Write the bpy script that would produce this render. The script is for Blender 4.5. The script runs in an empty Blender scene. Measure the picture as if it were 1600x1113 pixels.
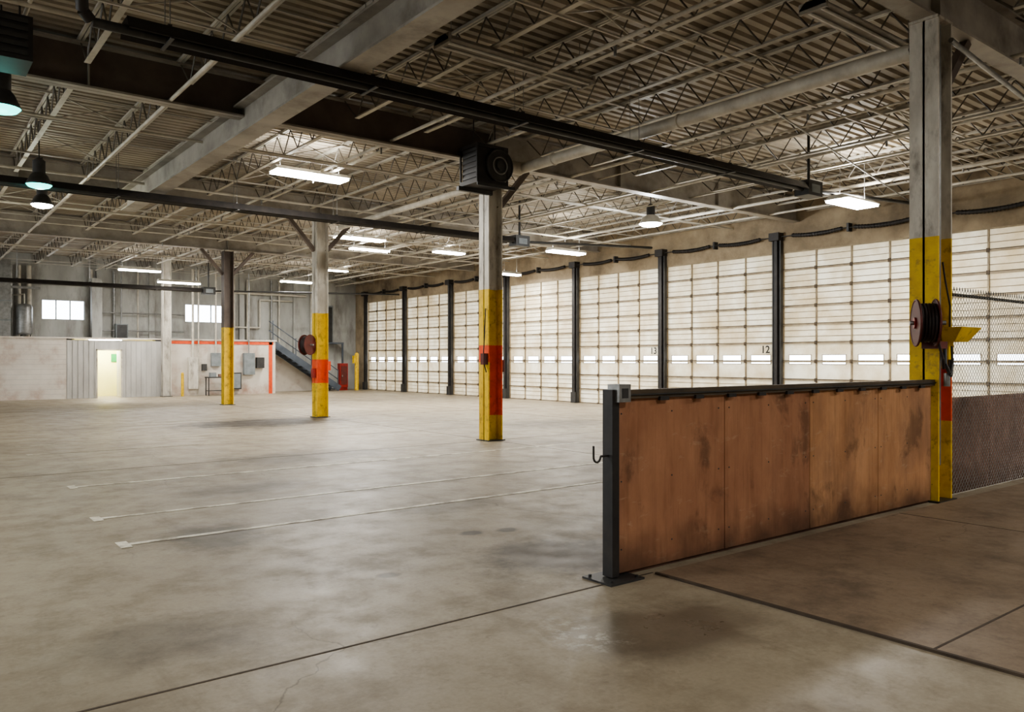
import bpy, math, random
from mathutils import Vector, Matrix
random.seed(7)
scene = bpy.context.scene

def S(r, g, b):
    def f(c):
        c /= 255.0
        return c/12.92 if c <= 0.04045 else ((c+0.055)/1.055)**2.4
    return (f(r), f(g), f(b), 1.0)

# ------------------------------------------------------------------ materials
def N(nt, typ, **kw):
    n = nt.nodes.new(typ)
    for k, v in kw.items():
        if k.startswith('i_'):
            n.inputs[k[2:].replace('_', ' ')].default_value = v
        else:
            setattr(n, k, v)
    return n

def mat(name, c1, c2=None, scale=2.0, rough=0.6, metal=0.0, bump=0.0, stretch=(1, 1, 1), lo=0.35, hi=0.7,
        c3=None, scale3=0.5, lo3=0.5, hi3=0.75, emis=None, estr=0.0):
    m = bpy.data.materials.new(name); m.use_nodes = True
    nt = m.node_tree; b = nt.nodes['Principled BSDF']
    b.inputs['Roughness'].default_value = rough
    b.inputs['Metallic'].default_value = metal
    tc = N(nt, 'ShaderNodeTexCoord')
    mp = N(nt, 'ShaderNodeMapping'); mp.inputs['Scale'].default_value = stretch
    nt.links.new(tc.outputs['Object'], mp.inputs['Vector'])
    ns = N(nt, 'ShaderNodeTexNoise'); ns.inputs['Scale'].default_value = scale
    ns.inputs['Detail'].default_value = 8; ns.inputs['Roughness'].default_value = 0.62
    nt.links.new(mp.outputs[0], ns.inputs['Vector'])
    r = N(nt, 'ShaderNodeValToRGB')
    r.color_ramp.elements[0].position = lo; r.color_ramp.elements[1].position = hi
    r.color_ramp.elements[0].color = c1; r.color_ramp.elements[1].color = c2 or c1
    nt.links.new(ns.outputs[0], r.inputs[0])
    out = r.outputs[0]
    if c3:
        n3 = N(nt, 'ShaderNodeTexNoise'); n3.inputs['Scale'].default_value = scale3
        n3.inputs['Detail'].default_value = 7; n3.inputs['Roughness'].default_value = 0.65
        nt.links.new(mp.outputs[0], n3.inputs['Vector'])
        mr = N(nt, 'ShaderNodeMapRange'); mr.inputs[1].default_value = lo3; mr.inputs[2].default_value = hi3
        nt.links.new(n3.outputs[0], mr.inputs[0])
        mx = N(nt, 'ShaderNodeMix', data_type='RGBA')
        nt.links.new(mr.outputs[0], mx.inputs[0]); nt.links.new(out, mx.inputs[6]); mx.inputs[7].default_value = c3
        out = mx.outputs[2]
    nt.links.new(out, b.inputs['Base Color'])
    if bump:
        bp = N(nt, 'ShaderNodeBump'); bp.inputs['Strength'].default_value = bump; bp.inputs['Distance'].default_value = 0.01
        nt.links.new(ns.outputs[0], bp.inputs['Height']); nt.links.new(bp.outputs[0], b.inputs['Normal'])
    if emis:
        b.inputs['Emission Color'].default_value = emis; b.inputs['Emission Strength'].default_value = estr
    return m

def translucent(name, c1, c2, amt=0.5, scale=1.2, **kw):
    m = mat(name, c1, c2, scale=scale, rough=0.6, **kw)
    nt = m.node_tree; b = nt.nodes['Principled BSDF']; o = nt.nodes['Material Output']
    t = N(nt, 'ShaderNodeBsdfTranslucent')
    src = b.inputs['Base Color'].links[0].from_socket
    nt.links.new(src, t.inputs[0])
    mx = N(nt, 'ShaderNodeMixShader'); mx.inputs[0].default_value = amt
    nt.links.new(b.outputs[0], mx.inputs[1]); nt.links.new(t.outputs[0], mx.inputs[2])
    nt.links.new(mx.outputs[0], o.inputs[0])
    return m

def glass(name, tint=(0.97, 0.98, 1, 1)):
    m = bpy.data.materials.new(name); m.use_nodes = True
    nt = m.node_tree; nt.nodes.remove(nt.nodes['Principled BSDF']); o = nt.nodes['Material Output']
    t = N(nt, 'ShaderNodeBsdfTransparent'); t.inputs[0].default_value = tint
    g = N(nt, 'ShaderNodeBsdfGlossy'); g.inputs['Roughness'].default_value = 0.1
    mx = N(nt, 'ShaderNodeMixShader'); mx.inputs[0].default_value = 0.05
    nt.links.new(t.outputs[0], mx.inputs[1]); nt.links.new(g.outputs[0], mx.inputs[2])
    nt.links.new(mx.outputs[0], o.inputs[0])
    return m

M = {}
M['deck'] = mat('roof_deck_paint', S(176, 167, 151), S(134, 125, 111), scale=0.8, rough=0.6, stretch=(0.5, 1, 1), c3=S(96, 87, 76), scale3=0.35)
M['joist'] = mat('joist_paint', S(194, 190, 180), S(152, 147, 136), scale=2, rough=0.55)
M['joistd'] = mat('joist_web_steel', S(108, 102, 93), S(70, 65, 59), scale=3, rough=0.5)
M['girder'] = mat('girder_paint', S(168, 162, 152), S(130, 124, 115), scale=1.2, rough=0.55, c3=S(98, 91, 83), scale3=1.5, lo3=0.5, hi3=0.8)
M['girderd'] = mat('girder_sooty', S(104, 92, 84), S(74, 64, 58), scale=1.2, rough=0.6)
M['black'] = mat('black_steel', S(30, 29, 29), S(50, 45, 42), scale=6, rough=0.55)
M['dark'] = mat('dark_grey_steel', S(58, 57, 56), S(40, 40, 40), scale=5, rough=0.5)
M['galv'] = mat('galvanised', S(150, 150, 148), S(118, 118, 116), scale=8, rough=0.4, metal=0.5)
M['grey'] = mat('grey_box_paint', S(130, 136, 138), S(104, 110, 112), scale=4, rough=0.5)
M['pipe'] = mat('pipe_paint', S(202, 197, 184), S(162, 155, 142), scale=3, rough=0.5)
M['yellow'] = mat('yellow_paint', S(220, 186, 34), S(192, 154, 24), scale=5, rough=0.6, c3=S(100, 86, 48), scale3=8, lo3=0.54, hi3=0.76)
M['orange'] = mat('orange_paint', S(226, 84, 34), S(200, 70, 30), scale=5, rough=0.6, c3=S(120, 66, 50), scale3=8, lo3=0.56, hi3=0.78)
M['colwhite'] = mat('column_white_paint', S(210, 205, 193), S(164, 157, 145), scale=3.5, rough=0.6, stretch=(1, 1, 0.4), c3=S(96, 86, 76), scale3=4, lo3=0.53, hi3=0.74)
M['hdr'] = mat('dirty_concrete_block', S(172, 156, 130), S(136, 121, 98), scale=0.7, rough=0.8, c3=S(92, 79, 62), scale3=0.6, lo3=0.42, hi3=0.7)
M['backwall'] = mat('back_wall_paint', S(184, 185, 180), S(146, 146, 141), scale=0.9, rough=0.75, stretch=(1, 1, 0.3), c3=S(100, 94, 88), scale3=1.1)
M['annex'] = mat('annex_white_paint', S(212, 205, 194), S(186, 176, 165), scale=1.0, rough=0.7, c3=S(168, 136, 118), scale3=1.0, lo3=0.5, hi3=0.75)
M['corr'] = mat('annex_panel_paint', S(190, 188, 183), S(154, 151, 146), scale=1.6, rough=0.6, stretch=(1, 1, 0.3))
M['door'] = translucent('fiberglass_door_panel', S(230, 223, 203), S(210, 199, 172), 0.095, c3=S(184, 163, 124), scale3=0.6, lo3=0.4, hi3=0.72)
M['rib'] = mat('door_rib', S(160, 146, 120), S(120, 105, 82), scale=3, rough=0.6)
M['ribd'] = mat('door_seam', S(86, 72, 54), S(60, 50, 38), scale=3, rough=0.7)
M['glass'] = glass('window_glass')
M['red'] = mat('red_paint', S(150, 34, 26), S(112, 28, 22), scale=6, rough=0.45)
M['reel'] = mat('reel_rust_red', S(100, 40, 32), S(70, 32, 27), scale=6, rough=0.6)
M['hose'] = mat('rubber_hose', S(44, 28, 26), S(28, 22, 22), scale=8, rough=0.6)
M['white'] = mat('worn_line_paint', S(228, 224, 208), S(150, 141, 124), scale=4, rough=0.6, lo=0.42, hi=0.6)
M['whitef'] = mat('faded_line_paint', S(196, 189, 172), S(144, 135, 119), scale=2.5, rough=0.6, lo=0.38, hi=0.55)
M['fixture'] = mat('fixture_white', S(210, 208, 200), S(180, 178, 170), scale=3, rough=0.4)
M['lamp'] = mat('lamp_diffuser', S(255, 252, 246), rough=0.4, emis=(1, 0.98, 0.94, 1), estr=60)
M['lampgreen'] = mat('teal_lamp_glass', S(20, 120, 110), rough=0.3, emis=(0.05, 0.9, 0.75, 1), estr=4)
M['text'] = mat('stencil_black', S(30, 28, 26), rough=0.7)
M['doorlit'] = mat('room_interior_cream', S(238, 232, 160), S(230, 224, 150), rough=0.7)
M['green'] = mat('green_sign', S(40, 140, 70), rough=0.5)
M['stairs'] = mat('stair_steel_blue', S(78, 86, 96), S(56, 62, 70), scale=3, rough=0.5)

def plywood(name, c1, c2, dirt, seed):
    m = mat(name, c1, c2, scale=1.6, rough=0.95, stretch=(2.0, 2.0, 0.9), lo=0.36, hi=0.66, c3=dirt, scale3=0.7, lo3=0.46, hi3=0.72)
    nt = m.node_tree; b = nt.nodes['Principled BSDF']; b.inputs['Specular IOR Level'].default_value = 0.1
    L = nt.links.new
    col = b.inputs['Base Color'].links[0].from_socket
    tc = N(nt, 'ShaderNodeTexCoord'); sx = N(nt, 'ShaderNodeSeparateXYZ'); L(tc.outputs['Object'], sx.inputs[0])
    def layer(col, scale, stretch, lo, hi, amt, c, loc=(0, 0, 0), rg=0.65):
        mp = N(nt, 'ShaderNodeMapping'); mp.inputs['Scale'].default_value = stretch; mp.inputs['Location'].default_value = loc
        L(tc.outputs['Object'], mp.inputs[0])
        n = N(nt, 'ShaderNodeTexNoise'); n.inputs['Scale'].default_value = scale; n.inputs['Detail'].default_value = 9; n.inputs['Roughness'].default_value = rg
        n.inputs['Distortion'].default_value = 0.4
        L(mp.outputs[0], n.inputs['Vector'])
        r = N(nt, 'ShaderNodeMapRange'); r.inputs[1].default_value = lo; r.inputs[2].default_value = hi; r.inputs[4].default_value = amt
        L(n.outputs[0], r.inputs[0])
        x = N(nt, 'ShaderNodeMix', data_type='RGBA'); x.inputs[7].default_value = c
        L(r.outputs[0], x.inputs[0]); L(col, x.inputs[6]); return x.outputs[2]
    col = layer(col, 3.0, (8, 8, 0.5), 0.48, 0.74, 0.3, S(98, 74, 58), (seed, 0, seed))
    col = layer(col, 1.9, (1, 1, 0.7), 0.56, 0.64, 0.5, S(80, 64, 54), (3.3+seed, 0, 5.1))
    col = layer(col, 5.0, (1, 1, 3), 0.60, 0.75, 0.45, S(190, 166, 140), (seed, 0, 1.1))
    n = N(nt, 'ShaderNodeTexNoise'); n.inputs['Scale'].default_value = 3.0; n.inputs['Detail'].default_value = 8
    L(tc.outputs['Object'], n.inputs['Vector'])
    ad = N(nt, 'ShaderNodeMath', operation='MULTIPLY_ADD'); ad.inputs[1].default_value = 0.5
    L(n.outputs[0], ad.inputs[0]); L(sx.outputs[2], ad.inputs[2])
    mr = N(nt, 'ShaderNodeMapRange'); mr.inputs[1].default_value = 0.24; mr.inputs[2].default_value = 0.6
    mr.inputs[3].default_value = 0.85; mr.inputs[4].default_value = 0
    L(ad.outputs[0], mr.inputs[0])
    mx = N(nt, 'ShaderNodeMix', data_type='RGBA'); mx.inputs[7].default_value = S(78, 60, 50)
    L(mr.outputs[0], mx.inputs[0]); L(col, mx.inputs[6]); L(mx.outputs[2], b.inputs['Base Color'])
    return m
M['ply1'] = plywood('plywood_reddish', S(172, 128, 100), S(150, 108, 84), S(126, 94, 76), 0.0)
M['ply2'] = plywood('plywood_golden', S(190, 146, 110), S(166, 124, 92), S(132, 102, 84), 7.7)
M['ply3'] = plywood('plywood_dark', S(146, 116, 103), S(124, 98, 87), S(100, 80, 71), 3.1)

def floor_mat(name, base, alt, dark, stains_shadow=(), crack=True, rough=(0.42, 0.62), off=(0, 0, 0)):
    m = bpy.data.materials.new(name); m.use_nodes = True
    nt = m.node_tree; b = nt.nodes['Principled BSDF']; L = nt.links.new
    tc = N(nt, 'ShaderNodeTexCoord'); V = tc.outputs['Object']
    mo = N(nt, 'ShaderNodeMapping'); mo.inputs['Location'].default_value = off; L(V, mo.inputs[0]); VO = mo.outputs[0]
    def noise(s, d=6, rg=0.6, vec=V):
        n = N(nt, 'ShaderNodeTexNoise'); n.inputs['Scale'].default_value = s; n.inputs['Detail'].default_value = d
        n.inputs['Roughness'].default_value = rg; L(vec, n.inputs['Vector']); return n.outputs[0]
    def rng(v, a, bb, c=0., d=1.):
        r = N(nt, 'ShaderNodeMapRange'); L(v, r.inputs[0])
        for i, q in zip((1, 2, 3, 4), (a, bb, c, d)): r.inputs[i].default_value = q
        return r.outputs[0]
    def mix(f, a, c):
        x = N(nt, 'ShaderNodeMix', data_type='RGBA'); L(f, x.inputs[0])
        for s, i in ((a, 6), (c, 7)):
            if isinstance(s, tuple): x.inputs[i].default_value = s
            else: L(s, x.inputs[i])
        return x.outputs[2]
    def mth(op, a, c=None, e=None):
        x = N(nt, 'ShaderNodeMath', operation=op)
        for s, i in ((a, 0), (c, 1), (e, 2)):
            if s is None: continue
            if isinstance(s, (int, float)): x.inputs[i].default_value = s
            else: L(s, x.inputs[i])
        return x.outputs[0]
    n1 = noise(0.35, 6); n2 = noise(2.2, 8, 0.7); n3 = noise(38, 4); n4 = noise(0.9, 9, 0.78, VO); n5 = noise(9, 8, 0.75)
    col = mix(rng(n1, 0.35, 0.65), base, alt)
    col = mix(rng(n2, 0.48, 0.75, 0, 0.6), col, dark)
    col = mix(rng(n4, 0.5, 0.68, 0, 0.75), col, dark)
    col = mix(rng(n5, 0.55, 0.7, 0, 0.55), col, dark)
    col = mix(rng(n3, 0.3, 0.75, 0, 0.3), col, dark)
    # tyre scuffs running with the bays
    ms = N(nt, 'ShaderNodeMapping'); ms.inputs['Scale'].default_value = (2.2, 0.14, 1); ms.inputs['Rotation'].default_value = (0, 0, 0.5); L(V, ms.inputs[0])
    col = mix(rng(noise(1.0, 8, 0.7, ms.outputs[0]), 0.56, 0.7, 0, 0.45), col, dark)
    if crack:
        wn = N(nt, 'ShaderNodeTexNoise'); wn.inputs['Scale'].default_value = 1.3; wn.inputs['Detail'].default_value = 6; L(VO, wn.inputs['Vector'])
        vm = N(nt, 'ShaderNodeVectorMath', operation='MULTIPLY_ADD'); L(wn.outputs['Color'], vm.inputs[0])
        vm.inputs[1].default_value = (0.9, 0.9, 0); L(VO, vm.inputs[2])
        vo = N(nt, 'ShaderNodeTexVoronoi', feature='DISTANCE_TO_EDGE'); vo.inputs['Scale'].default_value = 0.24; L(vm.outputs[0], vo.inputs['Vector'])
        ck = mth('MULTIPLY', rng(vo.outputs[0], 0.0006, 0.0024, 1, 0), rng(noise(0.3, 3), 0.45, 0.55))
        col = mix(mth('MULTIPLY', ck, 0.42), col, S(66, 57, 48))
    wet = None
    sx = N(nt, 'ShaderNodeSeparateXYZ'); L(V, sx.inputs[0])
    ns = noise(3.0, 6, 0.7)
    for (x, y, rx, ry, st, w) in stains_shadow:
        dx = mth('MULTIPLY', mth('SUBTRACT', sx.outputs[0], x), 1/rx)
        dy = mth('MULTIPLY', mth('SUBTRACT', sx.outputs[1], y), 1/ry)
        d = mth('SQRT', mth('ADD', mth('MULTIPLY', dx, dx), mth('MULTIPLY', dy, dy)))
        d = mth('MULTIPLY_ADD', ns, 1.3, d)
        if w == 2:
            msk = mth('MULTIPLY', rng(d, 1.0, 1.6, st, 0), rng(noise(9.0, 8, 0.75), 0.5, 0.62))
            col = mix(msk, col, S(204, 200, 190))
        else:
            msk = rng(d, 1.2, 1.7, st, 0)
            col = mix(msk, col, S(54, 47, 40))
        if w == 1: wet = msk
    L(col, b.inputs['Base Color'])
    rr = rng(n2, 0.35, 0.7, rough[0], rough[1])
    if wet is not None:
        rr = mth('MULTIPLY', rr, mth('MULTIPLY_ADD', wet, -0.7, 1.0))
    L(rr, b.inputs['Roughness'])
    b.inputs['Specular IOR Level'].default_value = 0.33
    return m
M['floor'] = floor_mat('concrete_floor', S(162, 152, 133), S(144, 134, 116), S(108, 97, 81),
    stains_shadow=[(7.6, 19.7, 2.6, 1.5, 0.9, 0), (2.3, 7.3, 0.5, 0.7, 0.65, 0), (3.6, 3.15, 0.75, 0.5, 0.55, 1), (3.15, 3.4, 0.28, 0.45, 0.6, 2),
            (4.2, 6.0, 0.14, 0.1, 0.85, 0), (4.55, 5.9, 0.14, 0.1, 0.85, 0), (2.9, 5.2, 0.1, 0.08, 0.7, 0), (4.3, 4.9, 0.8, 0.7, 0.7, 0),  # last entry is a shadow painted into the floor colour
            (5.5, 12.4, 1.8, 0.9, 0.55, 0), (13, 15, 1.8, 1.2, 0.5, 0), (1.2, 4.8, 0.6, 0.5, 0.35, 0), (3.5, 9.8, 1.0, 0.4, 0.5, 0), (4.9, 7.2, 0.9, 0.35, 0.4, 0)], off=(4.7, 3.1, 0))
M['slab2'] = floor_mat('ramp_concrete', S(148, 131, 112), S(128, 112, 95), S(90, 77, 64), crack=True, rough=(0.5, 0.7), off=(6, 3, 0))
M['joint'] = mat('floor_joint_filler', S(84, 72, 60), S(60, 51, 42), scale=6, rough=0.8)

# ------------------------------------------------------------------ mesh builder
class MB:
    def __init__(s, name): s.name = name; s.v = []; s.f = []; s.m = []; s.sm = []; s.mats = []
    def mi(s, k):
        if k not in s.mats: s.mats.append(k)
        return s.mats.index(k)
    def add(s, vs, fs, k, smooth=False):
        o = len(s.v); s.v += [tuple(p) for p in vs]; i = s.mi(k)
        for f in fs: s.f.append(tuple(o+q for q in f)); s.m.append(i); s.sm.append(smooth)
    def box(s, c, d, k, R=None):
        hx, hy, hz = d[0]/2, d[1]/2, d[2]/2; c = Vector(c)
        vs = [Vector((x, y, z)) for x in (-hx, hx) for y in (-hy, hy) for z in (-hz, hz)]
        if R is not None: vs = [R @ p for p in vs]
        s.add([c+p for p in vs], [(0, 1, 3, 2), (4, 6, 7, 5), (0, 4, 5, 1), (2, 3, 7, 6), (0, 2, 6, 4), (1, 5, 7, 3)], k)
    def bb(s, x0, x1, y0, y1, z0, z1, k): s.box(((x0+x1)/2, (y0+y1)/2, (z0+z1)/2), (abs(x1-x0), abs(y1-y0), abs(z1-z0)), k)
    def beam(s, p, q, w, h, k):
        p, q = Vector(p), Vector(q); d = q-p; l = d.length; d.normalize()
        up = Vector((0, 0, 1)) if abs(d.z) < 0.95 else Vector((0, 1, 0))
        a = d.cross(up).normalized(); u = a.cross(d)
        s.box((p+q)/2, (l, w, h), k, Matrix((d, a, u)).transposed())
    def cyl(s, p, q, r, k, n=8, r2=None, caps=True):
        p, q = Vector(p), Vector(q); d = (q-p).normalized(); r2 = r if r2 is None else r2
        up = Vector((0, 0, 1)) if abs(d.z) < 0.95 else Vector((0, 1, 0))
        a = d.cross(up).normalized(); u = a.cross(d)
        c = [(a*math.cos(2*math.pi*i/n)+u*math.sin(2*math.pi*i/n)) for i in range(n)]
        A = [p+x*r for x in c]; B = [q+x*r2 for x in c]
        s.add(A+B, [(i, (i+1) % n, n+(i+1) % n, n+i) for i in range(n)], k, n > 4)
        if caps:
            if r > 0: s.add(A, [tuple(reversed(range(n)))], k)
            if r2 > 0: s.add(B, [tuple(range(n))], k)
    def path(s, pts, r, k, n=6):
        for a, b in zip(pts, pts[1:]): s.cyl(a, b, r, k, n)
    def torus(s, c, ax, R, r, k, n=24, m=8):
        ax = Vector(ax).normalized(); up = Vector((0, 0, 1)) if abs(ax.z) < 0.9 else Vector((1, 0, 0))
        a = ax.cross(up).normalized(); u = a.cross(ax); c = Vector(c); vs = []
        for i in range(n):
            t = 2*math.pi*i/n; d = a*math.cos(t)+u*math.sin(t)
            for j in range(m):
                p = 2*math.pi*j/m; vs.append(c+d*(R+r*math.cos(p))+ax*(r*math.sin(p)))
        s.add(vs, [(i*m+j, ((i+1) % n)*m+j, ((i+1) % n)*m+(j+1) % m, i*m+(j+1) % m) for i in range(n) for j in range(m)], k, True)
    def lathe(s, c, prof, k, n=20, axis='Z'):
        vs = []
        for (r, z) in prof:
            for i in range(n):
                t = 2*math.pi*i/n; vs.append((c[0]+r*math.cos(t), c[1]+r*math.sin(t), c[2]+z))
        s.add(vs, [(a*n+i, a*n+(i+1) % n, (a+1)*n+(i+1) % n, (a+1)*n+i) for a in range(len(prof)-1) for i in range(n)], k, True)
    def done(s, parent=None):
        me = bpy.data.meshes.new(s.name); me.from_pydata(s.v, [], s.f)
        for k in s.mats: me.materials.append(M[k])
        me.polygons.foreach_set('material_index', s.m); me.polygons.foreach_set('use_smooth', s.sm)
        me.update(); o = bpy.data.objects.new(s.name, me); scene.collection.objects.link(o)
        if parent: o.parent = parent
        return o

XW, YB, XL, YR = 20.0, 39.5, -10.0, -6.0       # dock wall, back wall, left wall, rear edge
DECK = 6.15
COLX = 9.35
COLY = [4.2, 12.65, 20.6, 28.3, 36.25]

# ------------------------------------------------------------------ floor
b = MB('floor'); b.bb(XL-0.3, XW+0.3, YR-.3, YB+0.3, -0.2, 0, 'floor'); b.done()
b = MB('floor_ramp_slab'); b.bb(4.5, XW, YR, 4.0, 0.0, 0.012, 'slab2'); b.done()
b = MB('floor_joints')
b.bb(XL, 4.5, 4.035, 4.052, 0, 0.002, 'joint')
b.bb(4.475, 4.50, YR, 4.0, 0, 0.016, 'joint')
b.bb(4.5, 12, 1.995, 2.01, 0.012, 0.014, 'joint')
b.bb(8.2, 8.215, YR, 4.0, 0.012, 0.014, 'joint')
for y in (12.65, 20.6, 28.3): b.bb(XL, XW, y-0.006, y+0.006, 0, 0.002, 'joint')
for x in (-0.5, 9.35, 14.6): b.bb(x-0.006, x+0.006, 4.06, 36.4, 0, 0.002, 'joint')
b.done()
b = MB('floor_parking_lines')
for (y, x0, x1) in ((7.45, 1.56, 12), (8.83, 1.6, 12.5), (11.2, 1.76, 12.5), (15.4, 1.8, 12.5), (17.1, 1.8, 12.5), (21.5, 1.9, 12.5), (26.5, 1.9, 12.5)):
    k = 'white' if y < 12 else 'whitef'; h = 0.04 if y < 12 else 0.03
    b.bb(x0, x1, y-h, y+h, 0.001, 0.004, k)
    b.bb(x0-0.03, x0+0.06, y-0.13, y+0.13, 0.001, 0.0045, k)
b.done()

# ------------------------------------------------------------------ walls
DY = [38.2, 34.15, 30.05, 25.9, 21.7, 17.5, 13.2, 8.85, 4.5, 0.2]
DH = 4.65
b = MB('wall_right')
b.bb(XW, XW+0.25, YR, YB+0.25, DH, DECK+0.1, 'hdr')
b.bb(XW, XW+0.25, DY[0]-0.05, YB+0.25, 0, DH, 'hdr')
for y in DY[1:-1]: b.bb(XW, XW+0.25, y-0.13, y+0.13, 0, DH, 'hdr')
b.bb(XW, XW+0.25, YR, DY[-1]+0.13, 0, DH, 'hdr')
b.done()
# opposite wall, out of view; open bays added to let daylight in
b = MB('wall_left'); b.bb(XL-0.25, XL, YR, YB, 4.6, DECK, 'backwall')
op = [(11, 15), (22, 26), (31, 35)]; ys = YR
for (a0, a1) in op: b.bb(XL-0.25, XL, ys, a0, 0, 4.6, 'backwall'); ys = a1
b.bb(XL-0.25, XL, ys, YB, 0, 4.6, 'backwall')
b.done()
b = MB('wall_front'); b.bb(XL-.25, XW+.25, YR-0.25, YR, 0, DECK, 'backwall'); b.done()
wins = [(5.1, 6.75, 3.35, 4.2), (11.05, 12.9, 3.4, 4.25)]
b = MB('wall_back'); xs = XL
for (x0, x1, z0, z1) in wins:
    b.bb(xs, x0, YB, YB+0.25, 0, DECK, 'backwall'); b.bb(x0, x1, YB, YB+0.25, 0, z0, 'backwall'); b.bb(x0, x1, YB, YB+0.25, z1, DECK, 'backwall'); xs = x1
b.bb(xs, XW, YB, YB+0.25, 0, DECK, 'backwall')
for x in (3.4, 7.2, 9.4, 13.6, 16.4): b.bb(x, x+0.25, YB-0.12, YB, 0, DECK, 'backwall')
b.done()
for i, (x0, x1, z0, z1) in enumerate(wins):
    b = MB('window_%d' % (i+1))
    b.bb(x0, x1, YB+0.1, YB+0.11, z0, z1, 'glass')
    for t in (0, 0.33, 0.66, 1): b.bb(x0+(x1-x0)*t-0.02, x0+(x1-x0)*t+0.02, YB+0.06, YB+0.14, z0, z1, 'grey')
    for z in (z0, z1): b.bb(x0, x1, YB+0.06, YB+0.14, z-0.02, z+0.02, 'grey')
    b.done()

# ceiling: corrugated deck
b = MB('ceiling')
prof = []; y = YR-.2; P = 0.2
while y < YB+0.2:
    prof += [(y, DECK), (y+0.10, DECK), (y+0.12, DECK+0.05), (y+0.18, DECK+0.05)]; y += P
vs = [(XL-0.2, p[0], p[1]) for p in prof]+[(XW+0.2, p[0], p[1]) for p in prof]; n = len(prof)
b.add(vs, [(i, i+1, n+i+1, n+i) for i in range(n-1)], 'deck')
b.bb(XL-0.2, XW+0.2, YR-.2, YB+0.2, DECK+0.07, DECK+0.2, 'deck')
b.done()

# joists
b = MB('ceiling_joists')
TC, BC = DECK-0.03, DECK-0.5
def joist(x, y0, y1):
    for sx in (-0.025, 0.025):
        b.bb(x+sx-0.018, x+sx+0.018, y0, y1, TC-0.022, TC+0.022, 'joist')
    b.bb(x-0.04, x+0.04, y0+0.55, y1-0.55, BC-0.006, BC+0.004, 'joist')
    b.bb(x-0.006, x+0.006, y0+0.55, y1-0.55, BC, BC+0.04, 'joist')
    k = int((y1-y0-1.1)/0.32); k -= k % 2; st = (y1-y0-1.1)/k
    pts = [(x, y0+0.05, TC-0.02), (x, y0+0.55, BC)]
    for i in range(1, k): pts.append((x, y0+0.55+st*i, TC-0.02 if i % 2 else BC+0.02))
    pts += [(x, y1-0.55, BC), (x, y1-0.05, TC-0.02)]
    for p, q in zip(pts, pts[1:]): b.cyl(p, q, 0.013, 'joistd', 4, caps=False)
YG = [-4.0]+COLY+[YB]
xj = [XW-0.35-1.35*i for i in range(22)]
for y0, y1 in zip(YG, YG[1:]):
    for x in xj: joist(x, y0, y1)
b.done()
b = MB('ceiling_joist_bridging')
for y0, y1 in zip(YG, YG[1:]):
    for t in (0.33, 0.67):
        yy = y0+(y1-y0)*t
        b.bb(XL, XW, yy-0.015, yy+0.015, BC-0.03, BC-0.006, 'joist')
        b.bb(XL, XW, yy-0.015, yy+0.015, TC-0.05, TC-0.025, 'joist')
        for i, x in enumerate(xj[:-1]):
            if i % 3 == 0:
                b.beam((x, yy, TC), (x-1.35, yy, BC), 0.02, 0.02, 'joist'); b.beam((x, yy, BC), (x-1.35, yy, TC), 0.02, 0.02, 'joist')
b.done()

# girders
GB, GT = 5.45, DECK-0.06
def ibeam_x(b, x0, x1, y, z0, z1, k, w=0.24, kw=None):
    b.bb(x0, x1, y-w/2, y+w/2, z0, z0+0.03, k); b.bb(x0, x1, y-w/2, y+w/2, z1-0.03, z1, k)
    b.bb(x0, x1, y-0.01, y+0.01, z0, z1, kw or k)
for y in COLY[:-1]:
    b = MB('steel_girder')
    if y == 12.65:
        ibeam_x(b, XL, COLX, y, GB, GT, 'girder', kw='girderd'); ibeam_x(b, COLX, XW, y, GB, GT, 'girder')
    else: ibeam_x(b, XL, XW, y, GB, GT, 'girder')
    for x in (-1.3, 2.2, COLX, 12.9, 16.4): b.bb(x-0.008, x+0.008, y-0.11, y+0.11, GB, GT, 'girder')
    b.done()
b = MB('steel_cross_beam')
x = 4.42; z0, z1 = 5.12, 5.62
b.bb(x-0.16, x+0.16, YR, 20.5, z0, z0+0.03, 'girder'); b.bb(x-0.16, x+0.16, YR, 20.5, z1-0.03, z1, 'girder')
b.bb(x-0.012, x+0.012, YR, 20.5, z0, z1, 'girder')
b.done()

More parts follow.
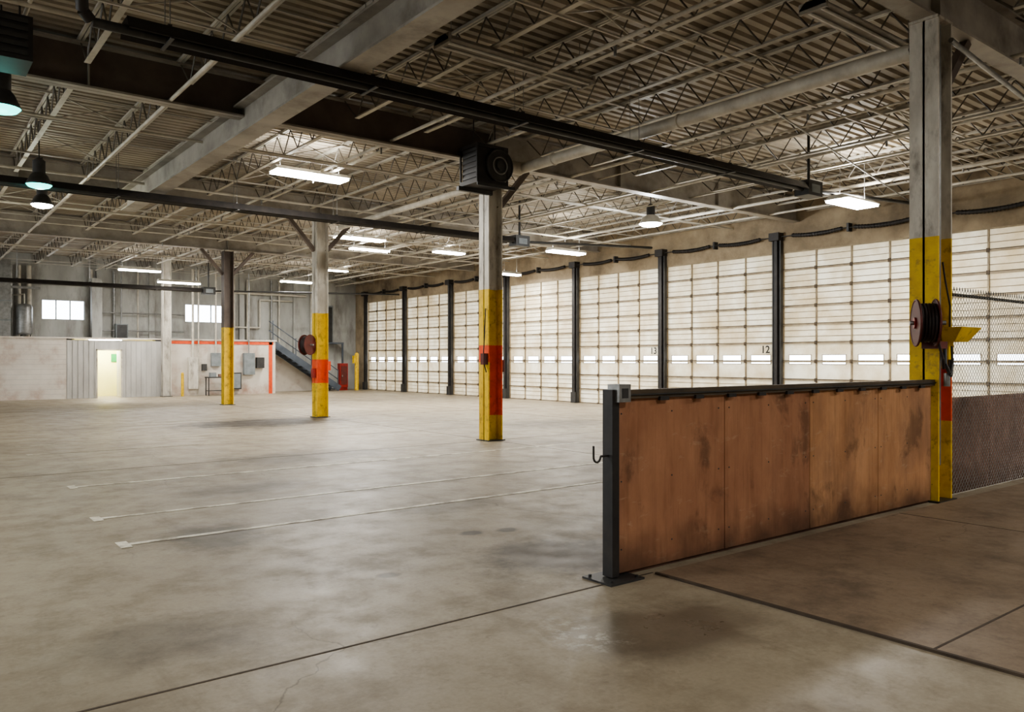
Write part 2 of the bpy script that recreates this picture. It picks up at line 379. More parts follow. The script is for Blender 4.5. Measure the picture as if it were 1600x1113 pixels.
# columns
def column(x, y, top, w=0.32, d=0.34, style='B'):
    b = MB('steel_column')
    def seg(z0, z1, ka, kb):
        b.bb(x-d/2, x-d/2+0.025, y-w/2, y+w/2, z0, z1, ka)
        b.bb(x+d/2-0.025, x+d/2, y-w/2, y+w/2, z0, z1, kb)
        b.bb(x-d/2, x+d/2, y-0.012, y+0.012, z0, z1, kb)
    YT = 2.98
    up = 'colwhite'
    if style == 'E': segs = [(0, top, up, up)]
    elif style == 'A': segs = [(0, .9, 'yellow', 'yellow'), (.9, 1.5, 'yellow', 'orange'), (1.5, YT, 'yellow', 'yellow'), (YT, top, up, up)]
    elif style == 'B': segs = [(0, .5, 'yellow', 'yellow'), (.5, 1.55, 'yellow', 'orange'), (1.55, 1.88, 'orange', 'orange'), (1.88, YT, 'yellow', 'yellow'), (YT, top, up, up)]
    elif style == 'C': segs = [(0, .95, 'yellow', 'yellow'), (.95, 1.6, 'orange', 'orange'), (1.6, YT-0.1, 'yellow', 'yellow'), (YT-0.1, top, up, up)]
    else: segs = [(0, YT-.25, 'yellow', 'yellow'), (YT-.25, top, 'girderd', 'girderd')]
    for s in segs: seg(*s)
    b.bb(x-d/2-0.04, x+d/2+0.04, y-w/2-0.04, y+w/2+0.04, 0, 0.02, 'dark')
    b.bb(x-d/2-0.02, x+d/2+0.02, y-w/2, y+w/2, top-0.03, top, up)
    if style != 'E':
        sides = (1,) if style in 'AB' else (1, -1)
        for sg in sides:
            b.beam((x+sg*(d/2), y, GB-0.85), (x+sg*(d/2+0.75), y, GB), 0.1, 0.1, 'girderd')
    if style == 'B':
        b.path([(x-0.2, y-0.1, 2.6), (x-0.24, y-0.12, 2.1), (x-0.26, y-0.1, 1.6), (x-0.2, y-0.12, 1.35)], 0.012, 'black')
        b.bb(x-0.28, x-0.17, y-0.14, y-0.04, 1.5, 1.72, 'reel')
        b.bb(x+0.17, x+0.27, y-0.1, y+0.04, 1.35, 1.6, 'reel')
    if style == 'C':
        b.bb(x-0.26, x-0.17, y-0.12, y+0.02, 1.1, 1.35, 'red')
        b.bb(x+0.17, x+0.26, y-0.12, y+0.02, 1.3, 1.55, 'orange')
    return b.done()
for y, st in zip(COLY, 'ABCDE'): column(COLX, y, GB if st != 'E' else DECK-0.05, style=st)
b = MB('electrical_conduit')
for dx, dy in ((-0.02, -0.1), (0.05, -0.08)):
    b.cyl((COLX+dx, 4.2+dy, 0.4), (COLX+dx, 4.2+dy, 5.4), 0.012, 'galv')
b.path([(COLX+0.03, 4.08, 2.7), (COLX-0.1, 4.0, 2.5), (COLX-0.02, 3.98, 2.2), (COLX, 4.0, 1.4)], 0.01, 'black')
b.done()

# ------------------------------------------------------------------ dock doors
def dock_door(y1, y0, label=None):
    a, c = y0+0.13, y1-0.13; X = XW+0.06
    b = MB('dock_door')
    rows = 9; rh = DH/rows; w = c-a
    def pan(u0, u1, v0, v1, k='door'): b.add([(X, u0, v0), (X, u1, v0), (X, u1, v1), (X, u0, v1)], [(0, 1, 2, 3)], k)
    for r in range(rows):
        if r in (2, 3): continue
        pan(a, c, r*rh, (r+1)*rh)
    za, zb = 2*rh, 4*rh; w0, w1 = 1.48, 1.72
    pan(a, c, za, w0); pan(a, c, w1, zb)
    q = w/4
    for i in range(4):
        p0, p1 = a+q*i, a+q*(i+1); g0, g1 = p0+0.18, p1-0.18
        pan(p0, g0, w0, w1); pan(g1, p1, w0, w1); pan(g0, g1, w0, w1, 'glass')
        for (u0, u1, v0, v1) in ((g0-.02, g1+.02, w0-.02, w0), (g0-.02, g1+.02, w1, w1+.02), (g0-.02, g0, w0, w1), (g1, g1+.02, w0, w1)):
            b.bb(X-0.012, X, u0, u1, v0, v1, 'rib')
    for r in range(rows+1):
        z = r*rh
        b.bb(X-0.05, X-0.001, a, c, max(z-0.03, 0), z+0.01, 'rib')
        b.bb(X-0.052, X-0.001, a, c, z+0.01, z+0.03, 'ribd')
        if r < rows and r not in (2, 3):
            for f in (0.35, 0.68): b.bb(X-0.02, X-0.001, a, c, z+rh*f-0.008, z+rh*f+0.008, 'rib')
    for i in range(5):
        yy = a+q*i
        b.bb(X-0.045, X-0.001, yy-0.02, yy+0.02, 0, DH, 'rib')
        if 0 < i < 4:
            for r in range(rows): b.bb(X-0.07, X-0.045, yy-0.035, yy+0.035, r*rh-0.05 if r else 0, r*rh+0.05, 'ribd')
    o = b.done()
    if label:
        cu = bpy.data.curves.new('door_number', 'FONT'); cu.body = label; cu.size = 0.3; cu.extrude = 0.001; cu.offset = 0.006
        cu.materials.append(M['text'])
        t = bpy.data.objects.new('door_number', cu); scene.collection.objects.link(t)
        t.location = (X-0.058, a+0.46, 1.79); t.rotation_euler = (math.pi/2, 0, -math.pi/2); t.parent = o
    return o
for i in range(len(DY)-1): dock_door(DY[i], DY[i+1], {4: '13', 5: '12'}.get(i))
for i, y in enumerate(DY):
    b = MB('dock_door_track_post')
    w = 0.12 if i else 0.08
    b.bb(XW-0.16, XW-0.002, y-0.05, y+0.05, 0, 5.15, 'black')
    for s in (-1, 1):
        b.bb(XW-0.12, XW-0.002, y+s*w-0.02, y+s*w+0.02, 0, 5.05, 'dark')
    b.bb(XW-0.26, XW-0.002, y-0.16, y+0.16, 4.98, 5.2, 'black')
    b.bb(XW-0.2, XW-0.002, y-0.12, y+0.12, 0, 0.4, 'dark')
    b.done()
for i in range(len(DY)-1):
    y1, y0 = DY[i], DY[i+1]
    b = MB('door_torsion_spring')
    b.cyl((XW-0.14, y0+0.17, 5.08), (XW-0.14, y1-0.17, 5.08), 0.016, 'dark', 6)
    w = y1-y0
    for (s0, s1) in ((0.12, 0.46), (0.54, 0.88)):
        nseg = 8; pts = []
        for k in range(nseg+1):
            t = k/nseg; pts.append((XW-0.14, y0+w*(s0+(s1-s0)*t), 5.08-0.05*math.sin(math.pi*t)))
        b.path(pts, 0.05, 'black', 8)
        for k in range(18):
            t = (k+.5)/18
            b.cyl((XW-0.14, y0+w*(s0+(s1-s0)*t)-0.012, 5.08-0.05*math.sin(math.pi*t)), (XW-0.14, y0+w*(s0+(s1-s0)*t)+0.012, 5.08-0.05*math.sin(math.pi*t)), 0.06, 'black', 8)
    b.bb(XW-0.18, XW-0.002, y0+w/2-0.03, y0+w/2+0.03, 4.98, 5.2, 'dark')
    b.done()

# ------------------------------------------------------------------ annex
AY, AH = 36.5, 2.45
b = MB('annex_partition_wall')
b.bb(XL, 5.58, AY, AY+0.15, 0, AH, 'annex')
b.bb(5.58, 6.7, AY, AY+0.12, 0, AH-0.05, 'corr'); b.bb(7.63, 9.3, AY, AY+0.12, 0, AH-0.05, 'corr'); b.bb(6.7, 7.63, AY, AY+0.12, 2.0, AH-0.05, 'corr')
x = 5.6
while x < 9.25:
    if not (6.66 < x < 7.66): b.bb(x, x+0.04, AY-0.025, AY, 0, AH-0.07, 'corr')
    x += 0.2
b.bb(9.3, 14.3, AY, AY+0.15, 0, AH, 'annex')
b.bb(14.15, 14.3, AY+0.15, YB-0.13, 0, AH, 'annex')
b.bb(XL, 14.35, AY-0.05, YB-0.13, AH, AH+0.06, 'annex')
for k in range(1, 12): b.bb(XL, 5.56, AY-0.004, AY, k*0.2, k*0.2+0.008, 'backwall')
b.done()
b = MB('trim_1')
b.bb(9.3, 9.5, AY-0.02, AY, 0, AH-0.03, 'orange'); b.bb(9.3, 14.2, AY-0.02, AY, AH-0.16, AH-0.03, 'orange'); b.bb(13.98, 14.15, AY-0.02, AY, 0, AH-0.03, 'orange')
b.done()
b = MB('door_1')
b.bb(6.66, 6.72, AY-0.03, AY+0.13, 0, 2.03, 'colwhite'); b.bb(7.6, 7.66, AY-0.03, AY+0.13, 0, 2.03, 'colwhite'); b.bb(6.66, 7.66, AY-0.03, AY+0.13, 1.98, 2.04, 'colwhite')
b.bb(7.64, 7.68, AY+0.14, AY+0.98, 0.02, 1.96, 'corr')
b.done()
b = MB('annex_room_wall'); b.bb(5.8, 9.0, 38.4, 38.5, 0, AH-0.01, 'doorlit'); b.bb(5.8, 5.9, AY+0.16, 38.4, 0, AH-0.01, 'doorlit'); b.bb(8.9, 9.0, AY+0.16, 38.4, 0, AH-0.01, 'doorlit'); b.done()
b = MB('green_wall_sign'); b.bb(7.6, 7.9, 38.36, 38.395, 1.5, 1.85, 'green'); b.done()
b = MB('annex_room_ceiling_light'); b.bb(6.6, 7.8, 37.3, 37.7, AH-0.08, AH-0.01, 'lamp'); o = b.done()
def area(name, loc, sx, sy, e, col=(1, 0.95, 0.87), parent=None):
    l = bpy.data.lights.new(name, 'AREA'); l.shape = 'RECTANGLE'; l.size = sx; l.size_y = sy; l.energy = e; l.color = col
    q = bpy.data.objects.new(name, l); q.location = loc; scene.collection.objects.link(q)
    if parent: q.parent = parent
    return q
area('lamp_light', (7.2, 37.5, AH-0.1), 1.1, 0.35, 70, (1, 0.97, 0.75), o)

b = MB('electrical_panel')
b.bb(11.95, 12.6, AY-0.28, AY-0.01, 0.25, 1.0, 'dark'); b.bb(12.0, 12.55, AY-0.3, AY-0.28, 0.3, 0.95, 'grey')
b.bb(12.75, 13.25, AY-0.22, AY-0.01, 0.9, 1.9, 'grey'); b.bb(11.3, 11.7, AY-0.2, AY-0.01, 1.3, 1.9, 'grey'); b.bb(13.35, 13.7, AY-0.2, AY-0.01, 1.2, 1.7, 'dark')
b.bb(10.3, 10.7, AY-0.2, AY-0.01, 0.3, 1.7, 'colwhite'); b.bb(10.9, 11.1, AY-0.15, AY-0.01, 1.1, 1.4, 'dark')
b.cyl((11.5, AY-0.1, 1.9), (11.5, AY-0.1, 5.6), 0.04, 'pipe'); b.cyl((13, AY-0.1, 1.9), (13, AY-0.1, 5.6), 0.03, 'galv'); b.cyl((12.2, AY-0.1, 1.0), (12.2, AY-0.1, 2.4), 0.03, 'galv')
b.cyl((10.5, AY-0.1, 1.7), (10.5, AY-0.1, 5.6), 0.05, 'pipe'); b.cyl((10.75, AY-0.08, 0.1), (10.75, AY-0.08, 5.6), 0.03, 'pipe')
b.done()
b = MB('work_bench')
b.bb(10.95, 11.85, AY-0.75, AY-0.3, 0.78, 0.83, 'dark')
for x in (11.0, 11.8):
    for y in (AY-0.72, AY-0.33): b.bb(x-0.02, x+0.02, y-0.02, y+0.02, 0, 0.78, 'dark')
b.bb(11.0, 11.8, AY-0.7, AY-0.35, 0.2, 0.23, 'dark'); b.bb(11.1, 11.35, AY-0.65, AY-0.4, 0.83, 1.02, 'grey'); b.bb(11.5, 11.7, AY-0.6, AY-0.4, 0.83, 0.95, 'ply3')
b.done()
b = MB('yellow_bollard')
b.cyl((9.95, 36.0, 0), (9.95, 36.0, 1.0), 0.06, 'yellow', 14); b.cyl((9.95, 36.0, 1.0), (9.95, 36.0, 1.04), 0.06, 'yellow', 14, r2=0.02); b.done()
b = MB('yellow_bollard')
b.cyl((19.1, 37.6, 0), (19.1, 37.6, 1.9), 0.1, 'yellow', 14); b.cyl((19.1, 37.6, 1.9), (19.1, 37.6, 1.96), 0.1, 'yellow', 14, r2=0.03); b.bb(18.9, 19.0, 37.5, 37.7, 1.4, 1.8, 'yellow'); b.done()
b = MB('fire_extinguisher_cabinet')
b.bb(18.3, 18.75, 37.9, 38.2, 0.15, 1.4, 'red'); b.bb(18.36, 18.69, 37.88, 37.9, 0.3, 1.25, 'reel'); b.bb(18.3, 18.75, 37.95, 38.15, 0, 0.15, 'red'); b.bb(18.4, 18.44, 37.85, 37.88, 0.7, 0.8, 'galv'); b.done()

b = MB('wall_pipes')
for x, r, k in ((3.3, 0.08, 'pipe'), (3.9, 0.14, 'galv'), (4.25, 0.06, 'pipe'), (4.6, 0.09, 'pipe'), (7.0, 0.05, 'pipe'), (7.9, 0.07, 'galv'), (8.9, 0.04, 'pipe'), (10.1, 0.05, 'galv'), (13.3, 0.05, 'pipe'), (14.0, 0.08, 'pipe'), (15.2, 0.05, 'galv'), (15.6, 0.04, 'pipe'), (17.4, 0.12, 'pipe')):
    b.cyl((x, YB-0.2, AH+0.07 if x < 14.2 else 2.5), (x, YB-0.2, 5.6), r, k, 10)
b.bb(6.95, 7.35, YB-0.55, YB-0.14, AH+0.07, 5.2, 'backwall')
b.bb(2.8, 5.0, YB-0.35, YB-0.25, 4.6, 4.7, 'galv')
b.cyl((-5, YB-0.3, 4.9), (17, YB-0.3, 4.9), 0.06, 'pipe', 8)
for z in (2.9, 3.7): b.cyl((7.3, YB-0.3, z), (10.9, YB-0.3, z), 0.03, 'galv', 8)
b.path([(13.3, YB-0.2, 3.2), (14.6, YB-0.2, 3.2), (14.6, YB-0.2, 4.6), (16.3, YB-0.2, 4.6)], 0.04, 'pipe', 8)
b.done()
# water tank and duct standing on the annex roof, left of the first window
b = MB('roof_water_tank')
zt = AH+0.07
b.lathe((4.35, 38.6, zt), [(0.001, 0.12), (0.28, 0.12), (0.3, 0.2), (0.3, 1.25), (0.24, 1.38), (0.001, 1.42)], 'galv', 20)
for t in range(3):
    an = t*2.1; b.cyl((4.35+0.22*math.cos(an), 38.6+0.22*math.sin(an), zt), (4.35+0.22*math.cos(an), 38.6+0.22*math.sin(an), zt+0.16), 0.02, 'dark', 6)
b.path([(4.35, 38.6, zt+1.4), (4.35, 38.6, zt+1.8), (4.0, 39.2, zt+1.8)], 0.03, 'pipe')
b.done()
b = MB('vertical_air_duct')
b.bb(3.45, 3.85, 38.4, 38.8, AH+0.07, 5.7, 'galv')
for z in (3.2, 4.0, 4.8): b.bb(3.42, 3.88, 38.37, 38.83, z, z+0.04, 'grey')
b.done()
b = MB('roof_junction_box')
b.bb(7.9, 8.4, YB-0.6, YB-0.32, 2.52, 3.2, 'grey'); b.bb(7.94, 8.36, YB-0.62, YB-0.6, 2.56, 3.16, 'dark'); b.cyl((8.15, YB-0.45, 3.2), (8.15, YB-0.45, 5.6), 0.03, 'galv'); b.done()
b = MB('upper_access_door'); b.bb(17.9, 18.6, YB-0.05, YB-0.001, 2.5, 4.4, 'dark'); b.bb(17.85, 18.65, YB-0.03, YB-0.001, 2.5, 4.48, 'grey'); b.bb(17.0, 18.8, YB-1.0, YB-0.001, 2.42, 2.5, 'stairs')
for x in (17.05, 18.75): b.bb(x-0.04, x+0.04, YB-1.0, YB-0.92, 0, 2.42, 'stairs')
b.done()

b = MB('steel_staircase')
x0, z0, x1, z1, y0, y1 = 14.5, 2.5, 18.0, 0.0, 37.3, 38.3
for y in (y0, y1): b.beam((x0-0.1, y, z0-0.05), (x1, y, 0.12), 0.05, 0.3, 'stairs')
ns = 13
for i in range(ns):
    t = (i+.5)/ns; b.bb(x0+(x1-x0)*t-0.14, x0+(x1-x0)*t+0.14, y0, y1, z0*(1-t)-0.02, z0*(1-t)+0.02, 'stairs')
for h in (0.5, 0.95):
    b.cyl((x0-0.2, y0, z0+h), (x1-0.1, y0, 0.1+h), 0.025, 'stairs')
for t in (0, 0.33, 0.66, 0.97):
    x = x0+(x1-x0)*t; z = z0*(1-t); b.cyl((x, y0, z-0.03), (x, y0, z+0.98), 0.025, 'stairs')
b.bb(14.36, 14.6, y0, y1, 2.44, 2.5, 'stairs')
b.done()
b = MB('stair_side_wall')
b.add([(14.4, 38.5, 0), (18.0, 38.5, 0), (14.4, 38.5, 2.3), (14.4, 38.6, 0), (18.0, 38.6, 0), (14.4, 38.6, 2.3)], [(0, 1, 2), (5, 4, 3), (0, 3, 4, 1), (1, 4, 5, 2), (2, 5, 3, 0)], 'annex')
b.done()

# ------------------------------------------------------------------ plywood divider
PY = 4.12
b = MB('plywood_divider')
xs = [4.17, 5.45, 6.72, 7.98, 9.16]
for i, k in enumerate(['ply1', 'ply1', 'ply2', 'ply2']):
    b.bb(xs[i]+0.006, xs[i+1]-0.006, PY-0.012, PY+0.012, 0.03, 1.32, k)
    for z in (0.2, 0.7, 1.2):
        for u in (0.06, 0.62, 1.2): b.cyl((xs[i]+u, PY-0.015, z), (xs[i]+u, PY-0.011, z), 0.007, 'dark', 6)
b.bb(4.17, 9.16, PY+0.012, PY+0.05, 0.0, 0.12, 'ply3'); b.bb(4.17, 9.16, PY+0.012, PY+0.05, 1.2, 1.3, 'ply3')
b.bb(4.14, 9.18, PY-0.045, PY+0.045, 1.31, 1.375, 'ribd')
b.bb(4.25, 9.18, PY-0.06, PY-0.045, 1.335, 1.345, 'dark')
x = 4.6
while x < 9.1:
    b.bb(x, x+0.1, PY-0.065, PY-0.04, 1.29, 1.32, 'black'); x += 0.42
b.bb(4.10, 4.17, PY-0.05, PY+0.05, 0.02, 1.38, 'black')
b.bb(4.13, 4.25, PY-0.09, PY+0.03, 1.29, 1.42, 'galv'); b.bb(4.16, 4.22, PY-0.095, PY-0.09, 1.32, 1.39, 'dark')
b.bb(3.98, 4.32, PY-0.16, PY+0.14, 0.0, 0.014, 'dark')
for q in ((4.02, -0.12), (4.28, -0.12), (4.02, 0.1), (4.28, 0.1)): b.cyl((q[0], PY+q[1], 0.014), (q[0], PY+q[1], 0.03), 0.012, 'dark', 6)
pts = [(4.10, PY, 0.98), (4.03, PY, 0.98)]
for k in range(9):
    t = math.pi*k/8; pts.append((3.995+0.035*math.cos(t), PY, 0.90-0.04*math.sin(t)))
b.path([(4.10, PY, 0.90)]+pts[2:]+[(3.96, PY, 0.98)], 0.008, 'black')
b.done()

# ------------------------------------------------------------------ chain link fence
b = MB('chain_link_fence')
fx0, fx1, FZ = 9.6, 16.0, 2.38
s = 0.055; FY = 4.12
L = fx1-fx0; c = -FZ
while c < L:
    za = max(0, -c); zb = min(FZ, L-c)
    if zb > za:
        b.cyl((fx0+c+za, FY, za+0.03), (fx0+c+zb, FY, zb+0.03), 0.0032, 'galv', 3, caps=False)
        b.cyl((fx1-c-za, FY-0.003, za+0.03), (fx1-c-zb, FY-0.003, zb+0.03), 0.0032, 'galv', 3, caps=False)
    c += s*1.35
x = fx0
while x < fx1:
    b.cyl((x, FY, FZ+0.02), (x+0.01, FY, FZ+0.07), 0.004, 'dark', 3); b.cyl((x+0.01, FY, FZ+0.07), (x+0.03, FY, FZ+0.02), 0.004, 'dark', 3); x += 0.074
b.cyl((fx0, FY+0.02, FZ-0.02), (fx1, FY+0.02, FZ-0.02), 0.02, 'dark', 8)
for x in (fx0+0.02, 12.6, 15.9): b.cyl((x, FY+0.03, 0), (x, FY+0.03, FZ+0.02), 0.028, 'galv', 10)
for i in range(5): b.bb(9.66+i*1.25, 9.66+(i+1)*1.25-0.01, FY+0.06, FY+0.08, 0.012, 1.15, 'ply3')
b.done()

# ------------------------------------------------------------------ hose reels
def reel(name, c, R, ax):
    b = MB(name); c = Vector(c); ax = Vector(ax).normalized()
    for s in (-1, 1):
        b.cyl(c+ax*(s*0.09), c+ax*(s*0.1), R, 'reel', 28); b.torus(c+ax*(s*0.095), ax, R, 0.012, 'reel')
    b.cyl(c-ax*0.09, c+ax*0.09, R*0.45, 'reel', 16)
    for i in range(5):
        for j in range(2): b.torus(c+ax*(-0.07+i*0.035), ax, R*(0.6+0.2*j), 0.018, 'hose', 24, 6)
    b.cyl(c-ax*0.16, c+ax*0.2, 0.025, 'galv', 10)
    b.cyl(c-ax*0.12, c-ax*0.10, R*0.25, 'red', 14)
    return b
b = reel('hose_reel', (8.90, 4.05, 2.0), 0.25, (0.6, -0.8, 0.0))
b.bb(8.98, 9.18, 4.05, 4.2, 1.9, 2.15, 'reel'); b.bb(9.02, 9.2, 3.95, 4.15, 1.72, 1.8, 'reel')
b.path([(8.98, 3.95, 1.78), (9.02, 3.92, 1.6), (9.1, 3.95, 1.5), (9.15, 4.0, 1.7)], 0.015, 'hose')
b.done()
b = reel('hose_reel', (8.93, 20.5, 2.0), 0.27, (0.5, -0.85, 0.0)); b.bb(9.0, 9.18, 20.5, 20.65, 1.92, 2.08, 'reel'); b.done()
b = MB('yellow_bracket_tray')
b.add([(9.2, 3.80, 1.96), (9.72, 3.80, 1.96), (9.60, 3.90, 1.80), (9.26, 3.90, 1.80), (9.2, 4.03, 1.96), (9.72, 4.03, 1.96), (9.60, 4.03, 1.80), (9.26, 4.03, 1.80)],
      [(0, 1, 2, 3), (4, 7, 6, 5), (3, 2, 6, 7), (0, 3, 7, 4), (1, 5, 6, 2)], 'yellow')
b.bb(9.3, 9.42, 3.98, 4.04, 1.6, 1.8, 'yellow')
b.done()
b = MB('air_line_fitting')
b.path([(9.2, 3.98, 1.75), (9.14, 3.95, 1.55), (9.2, 3.93, 1.45), (9.3, 3.96, 1.42), (9.38, 3.98, 1.55), (9.36, 3.98, 1.75)], 0.02, 'dark', 8)
b.cyl((9.25, 3.98, 1.45), (9.25, 3.98, 1.3), 0.035, 'galv', 10); b.done()

# ------------------------------------------------------------------ radiant tube heaters
def tube_heater(y, z, x0, x1):
    b = MB('radiant_tube_heater')
    prof = [(-0.2, -0.06), (-0.11, 0.08), (0.11, 0.08), (0.2, -0.06), (0.19, -0.07), (0.1, 0.065), (-0.1, 0.065), (-0.19, -0.07)]
    vs = [(x0, y+p[0], z+p[1]) for p in prof]+[(x1, y+p[0], z+p[1]) for p in prof]
    b.add(vs, [(i, (i+1) % 8, 8+(i+1) % 8, 8+i) for i in range(8)], 'black')
    b.cyl((x0-0.3, y, z-0.03), (x1+0.1, y, z-0.03), 0.05, 'dark', 12)
    x = x0+0.4
    while x < x1:
        b.bb(x, x+0.04, y-0.21, y+0.21, z-0.085, z-0.07, 'dark'); b.bb(x, x+0.04, y-0.11, y+0.11, z+0.08, z+0.1, 'dark')
        for s in (-0.1, 0.1): b.cyl((x+0.02, y+s, z+0.08), (x+0.02, y+s, DECK-0.02), 0.006, 'galv', 4)
        x += 2.4
    b.bb(x1+0.05, x1+0.55, y-0.16, y+0.16, z-0.16, z+0.14, 'dark'); b.bb(x1+0.15, x1+0.45, y-0.17, y-0.16, z-0.1, z+0.06, 'grey')
    b.cyl((x1+0.3, y, z+0.14), (x1+0.3, y, DECK-0.01), 0.03, 'dark', 10)
    b.cyl((x1+0.55, y+0.05, z), (19.7, y+0.05, z+0.3), 0.04, 'dark', 8)
    return b.done()
tube_heater(8.95, 5.05, 1.9, 14.3)
tube_heater(17.7, 4.98, -4.0, 13.8)
tube_heater(34.2, 4.5, -4, 10.2)

b = MB('unit_heater_blower')
cx, cy, cz = 8.95, 12.25, 5.27
b.bb(cx-0.42, cx+0.3, cy-0.28, cy+0.28, cz-0.38, cz-0.3, 'black'); b.bb(cx-0.42, cx+0.3, cy-0.28, cy+0.28, cz+0.3, cz+0.36, 'black')
b.bb(cx-0.38, cx-0.05, cy-0.24, cy+0.24, cz-0.3, cz+0.3, 'black')
for i in range(6): b.bb(cx-0.4, cx-0.38, cy-0.22, cy+0.22, cz-0.27+i*0.1, cz-0.22+i*0.1, 'dark')
for s in (-0.42, 0.28):
    for q in (-0.28, 0.26): b.bb(cx+s, cx+s+0.03, cy+q, cy+q+0.03, cz-0.38, cz+0.36, 'black')
b.cyl((cx+0.12, cy-0.27, cz), (cx+0.12, cy+0.2, cz), 0.32, 'dark', 24)
b.torus((cx+0.12, cy-0.27, cz), (0, 1, 0), 0.3, 0.02, 'dark'); b.torus((cx+0.12, cy-0.28, cz), (0, 1, 0), 0.16, 0.015, 'galv'); b.cyl((cx+0.12, cy-0.3, cz), (cx+0.12, cy-0.26, cz), 0.09, 'dark', 14)
b.cyl((cx+0.4, cy-0.05, cz+.08), (cx+0.8, cy-0.05, cz+.08), 0.13, 'pipe', 14)
b.bb(cx-0.44, cx+0.44, cy-0.33, cy-0.3, cz-0.44, cz-0.38, 'dark'); b.bb(cx-0.5, cx+0.3, cy+0.2, cy+0.28, cz-0.46, cz-0.38, 'dark')
for q in (-0.3, 0.2): b.cyl((cx+q, cy, cz+0.36), (cx+q, cy, DECK-0.02), 0.012, 'dark', 5)
b.done()
b = MB('ceiling_exhaust_pipe')
b.cyl((9.75, 12.2, 5.35), (9.75, 4.55, 5.33), 0.1, 'pipe', 16); b.torus((9.75, 11.2, 5.35), (0, 1, 0), 0.1, 0.02, 'pipe'); b.torus((9.75, 8.2, 5.34), (0, 1, 0), 0.1, 0.02, 'pipe')
b.cyl((9.75, 12.9, 5.25), (9.75, 20.2, 5.25), 0.07, 'pipe', 12)
b.cyl((9.75, 4.55, 5.33), (9.6, 4.3, 5.38), 0.11, 'dark', 12)
b.done()

b = MB('sprinkler_pipes')
for x, z, r in ((7.1, 5.55, 0.03), (11.4, 5.5, 0.035), (12.3, 5.58, 0.018), (13.9, 5.5, 0.03), (15.4, 5.56, 0.018), (17.0, 5.48, 0.04), (18.6, 5.5, 0.03), (3.3, 5.5, 0.03), (1.2, 5.55, 0.025)):
    b.cyl((x, -4, z), (x, 39, z), r, 'pipe', 8)
for y, z, r in ((6.4, 5.55, 0.02), (10.2, 5.52, 0.03), (14.7, 5.52, 0.025), (18.9, 5.5, 0.03), (23.2, 5.5, 0.03), (26, 5.5, 0.02), (31.3, 5.45, 0.03)):
    b.cyl((-6, y, z), (19.9, y, z), r, 'pipe', 8)
for x in (7.1, 11.4, 13.9, 17.0):
    for y in range(1, 38, 3): b.cyl((x, y, 5.5), (x, y, 5.38), 0.02, 'galv', 6)
b.done()
b = MB('loose_electrical_conduit')
b.cyl((9.4, 4.0, 5.2), (19.8, 4.8, 5.0), 0.03, 'galv'); b.cyl((10.2, 7.0, 5.4), (19.8, 9.2, 5.35), 0.015, 'galv'); b.done()

# ------------------------------------------------------------------ lights
EF = 5.0
def strip(x, y, z, l=1.4, w=0.36, e=60, lit=True, col=(1, 0.965, 0.905), up=0.16):
    b = MB('ceiling_light_fixture')
    prof = [(-w/2, -0.03), (-w/4, 0.05), (w/4, 0.05), (w/2, -0.03), (w/2-0.01, -0.04), (-w/2+0.01, -0.04)]
    vs = [(x-l/2, y+p[0], z+p[1]) for p in prof]+[(x+l/2, y+p[0], z+p[1]) for p in prof]
    k = 'fixture' if lit else 'girder'
    b.add(vs, [(i, (i+1) % 6, 6+(i+1) % 6, 6+i) for i in range(6)]+[tuple(range(6)), tuple(reversed(range(6, 12)))], k)
    if lit: b.bb(x-l/2+0.02, x+l/2-0.02, y-w/2+0.03, y+w/2-0.03, z-0.085, z-0.041, 'lamp')
    else:
        for q in (-0.08, 0.08): b.cyl((x-l/2+0.05, y+q, z-0.06), (x+l/2-0.05, y+q, z-0.06), 0.018, 'fixture', 8)
        for q in (-l/2, l/2-0.04): b.bb(x+q, x+q+0.04, y-w/2, y+w/2, z-0.08, z+0.04, k)
    for q in (-l/2+0.15, l/2-0.15): b.cyl((x+q, y, z+0.05), (x+q, y, DECK-0.01), 0.006, 'galv', 4)
    o = b.done()
    if lit:
        area('lamp_light', (x, y, z-0.095), l-0.1, w-0.08, e*EF, col, o)
        u = area('lamp_uplight', (x, y, z+0.07), l-0.2, 0.1, e*EF*up, col, o); u.rotation_euler = (math.pi, 0, 0)
strip(6.9, 15.7, 5.5, 1.6, 0.5, 55)
strip(11.9, 23.2, 5.55, 1.7, 0.45, 55)
strip(13.2, 25.0, 5.5, 1.5, 0.3, 40)
strip(15.6, 23.6, 5.45, 1.2, 0.4, 40)
strip(16.6, 18.5, 5.0, 1.4, 0.4, 50)
strip(16.2, 8.9, 5.0, 1.3, 0.55, 60, up=0.3)
strip(18.6, 23.9, 4.9, 0.9, 0.3, 25)
strip(15.1, 31.7, 5.5, 1.1, 0.35, 45)
strip(14.8, 35.2, 5.25, 1.5, 0.35, 25)
strip(8.0, 35.0, 5.3, 1.6, 0.35, 18)
strip(9.0, 33.0, 4.7, 1.6, 0.3, 18)
strip(2.0, -2.5, 5.3, 1.5, 0.5, 38, up=0.3)  # this and the next three: unseen fixtures added as fill light
strip(12.0, -1.0, 5.3, 1.5, 0.5, 42, up=0.3)
strip(-3.0, 8.0, 5.3, 1.5, 0.5, 38, up=0.3)
strip(-3.0, 24.0, 5.3, 1.5, 0.5, 42)
strip(6.65, 8.35, 5.6, 2.5, 0.34, lit=False)
strip(9.35, 4.95, 5.6, 2.4, 0.34, lit=False)

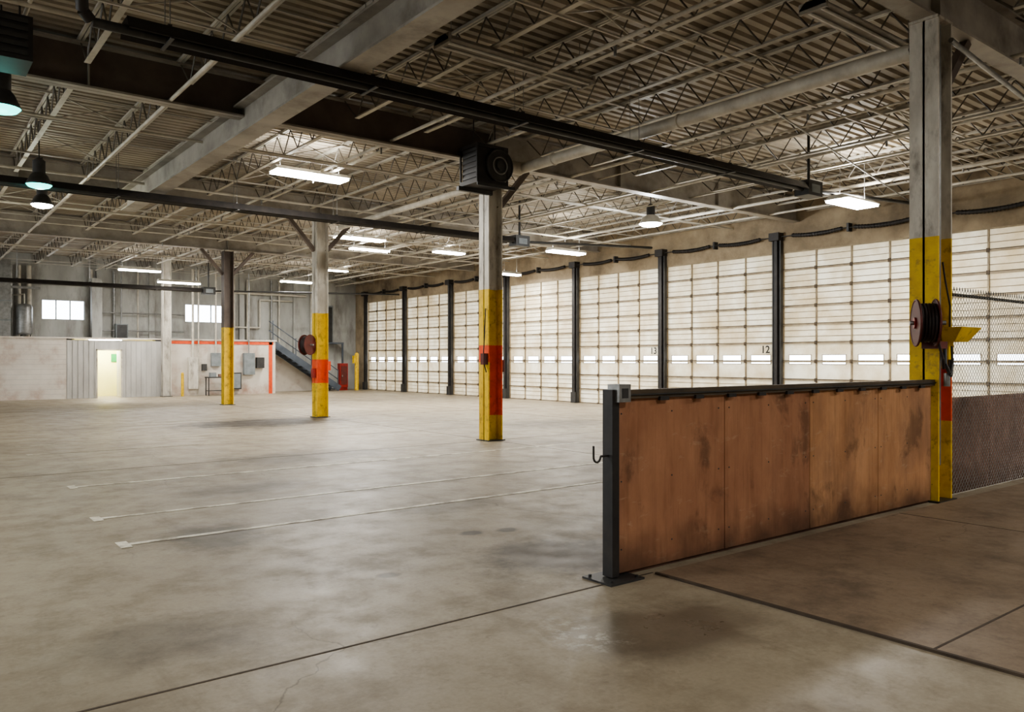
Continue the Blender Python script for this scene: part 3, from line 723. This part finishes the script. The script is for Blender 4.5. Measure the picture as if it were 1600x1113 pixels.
def highbay(x, y, z, lens, e, col, up=0):
    b = MB('high_bay_lamp')
    b.cyl((x, y, z+0.18), (x, y, z+0.42), 0.11, 'dark', 16); b.cyl((x, y, z+0.42), (x, y, z+0.48), 0.11, 'dark', 16, r2=0.04)
    R = 1.35 if up else 1.0
    b.lathe((x, y, z), [(0.10, 0.2), (0.15*R, 0.14), (0.2*R, 0.03), (0.23*R, -0.03), (0.225*R, -0.035)], 'fixture' if up else 'dark')
    b.lathe((x, y, z), [(0.001, -0.105), (0.1*R, -0.10), (0.18*R, -0.075), (0.22*R, -0.03)], lens)
    b.cyl((x, y, z+0.48), (x, y, DECK-0.02), 0.012, 'dark', 6)
    o = b.done()
    l = bpy.data.lights.new('lamp_light', 'POINT'); l.energy = e*EF; l.color = col; l.shadow_soft_size = 0.12
    q = bpy.data.objects.new('lamp_light', l); q.location = (x, y, z-0.24); q.parent = o; scene.collection.objects.link(q)
highbay(15.5, 14.0, 5.15, 'lamp', 60, (0.95, 0.98, 1), 1)
highbay(2.2, 17.4, 4.95, 'lampgreen', 1, (0.3, 1, 0.9))
highbay(2.65, 20.5, 5.1, 'lamp', 15, (0.95, 1, 0.8))
highbay(1.1, 12.0, 4.85, 'lampgreen', 1, (0.3, 1, 0.9))

b = MB('suspended_unit_heater')
b.bb(0.55, 1.25, 10.35, 10.95, 4.95, 5.45, 'black')
for i in range(5): b.bb(0.6, 1.2, 10.32, 10.35, 5.0+i*0.09, 5.05+i*0.09, 'dark')
for q in (0.6, 1.15): b.cyl((q, 10.6, 5.45), (q, 10.6, DECK-0.02), 0.012, 'dark', 5)
b.done()
b = MB('heater_flue_hose')
b.path([(1.4, 8.3, 6.05), (1.42, 8.5, 5.7), (1.45, 8.7, 5.35), (1.5, 8.9, 5.1), (1.58, 8.95, 5.04)], 0.06, 'black', 12); b.done()

# ------------------------------------------------------------------ world & camera
w = bpy.data.worlds.new('world'); scene.world = w; w.use_nodes = True
bg = w.node_tree.nodes['Background']; bg.inputs[0].default_value = (0.93, 0.97, 1.0, 1); bg.inputs[1].default_value = 8.5

cam = bpy.data.cameras.new('camera'); cam.sensor_width = 36; cam.lens = 36*1240/1600; cam.shift_y = 5.5/1600; cam.clip_end = 200
co = bpy.data.objects.new('camera', cam); scene.collection.objects.link(co)
co.location = (0, 0, 1.6); co.rotation_euler = (math.pi/2, 0, -math.radians(38))
scene.camera = co
scene.view_settings.view_transform = 'AgX'
try: scene.view_settings.look = 'AgX - Medium High Contrast'
except Exception: pass
scene.view_settings.exposure = 0.05
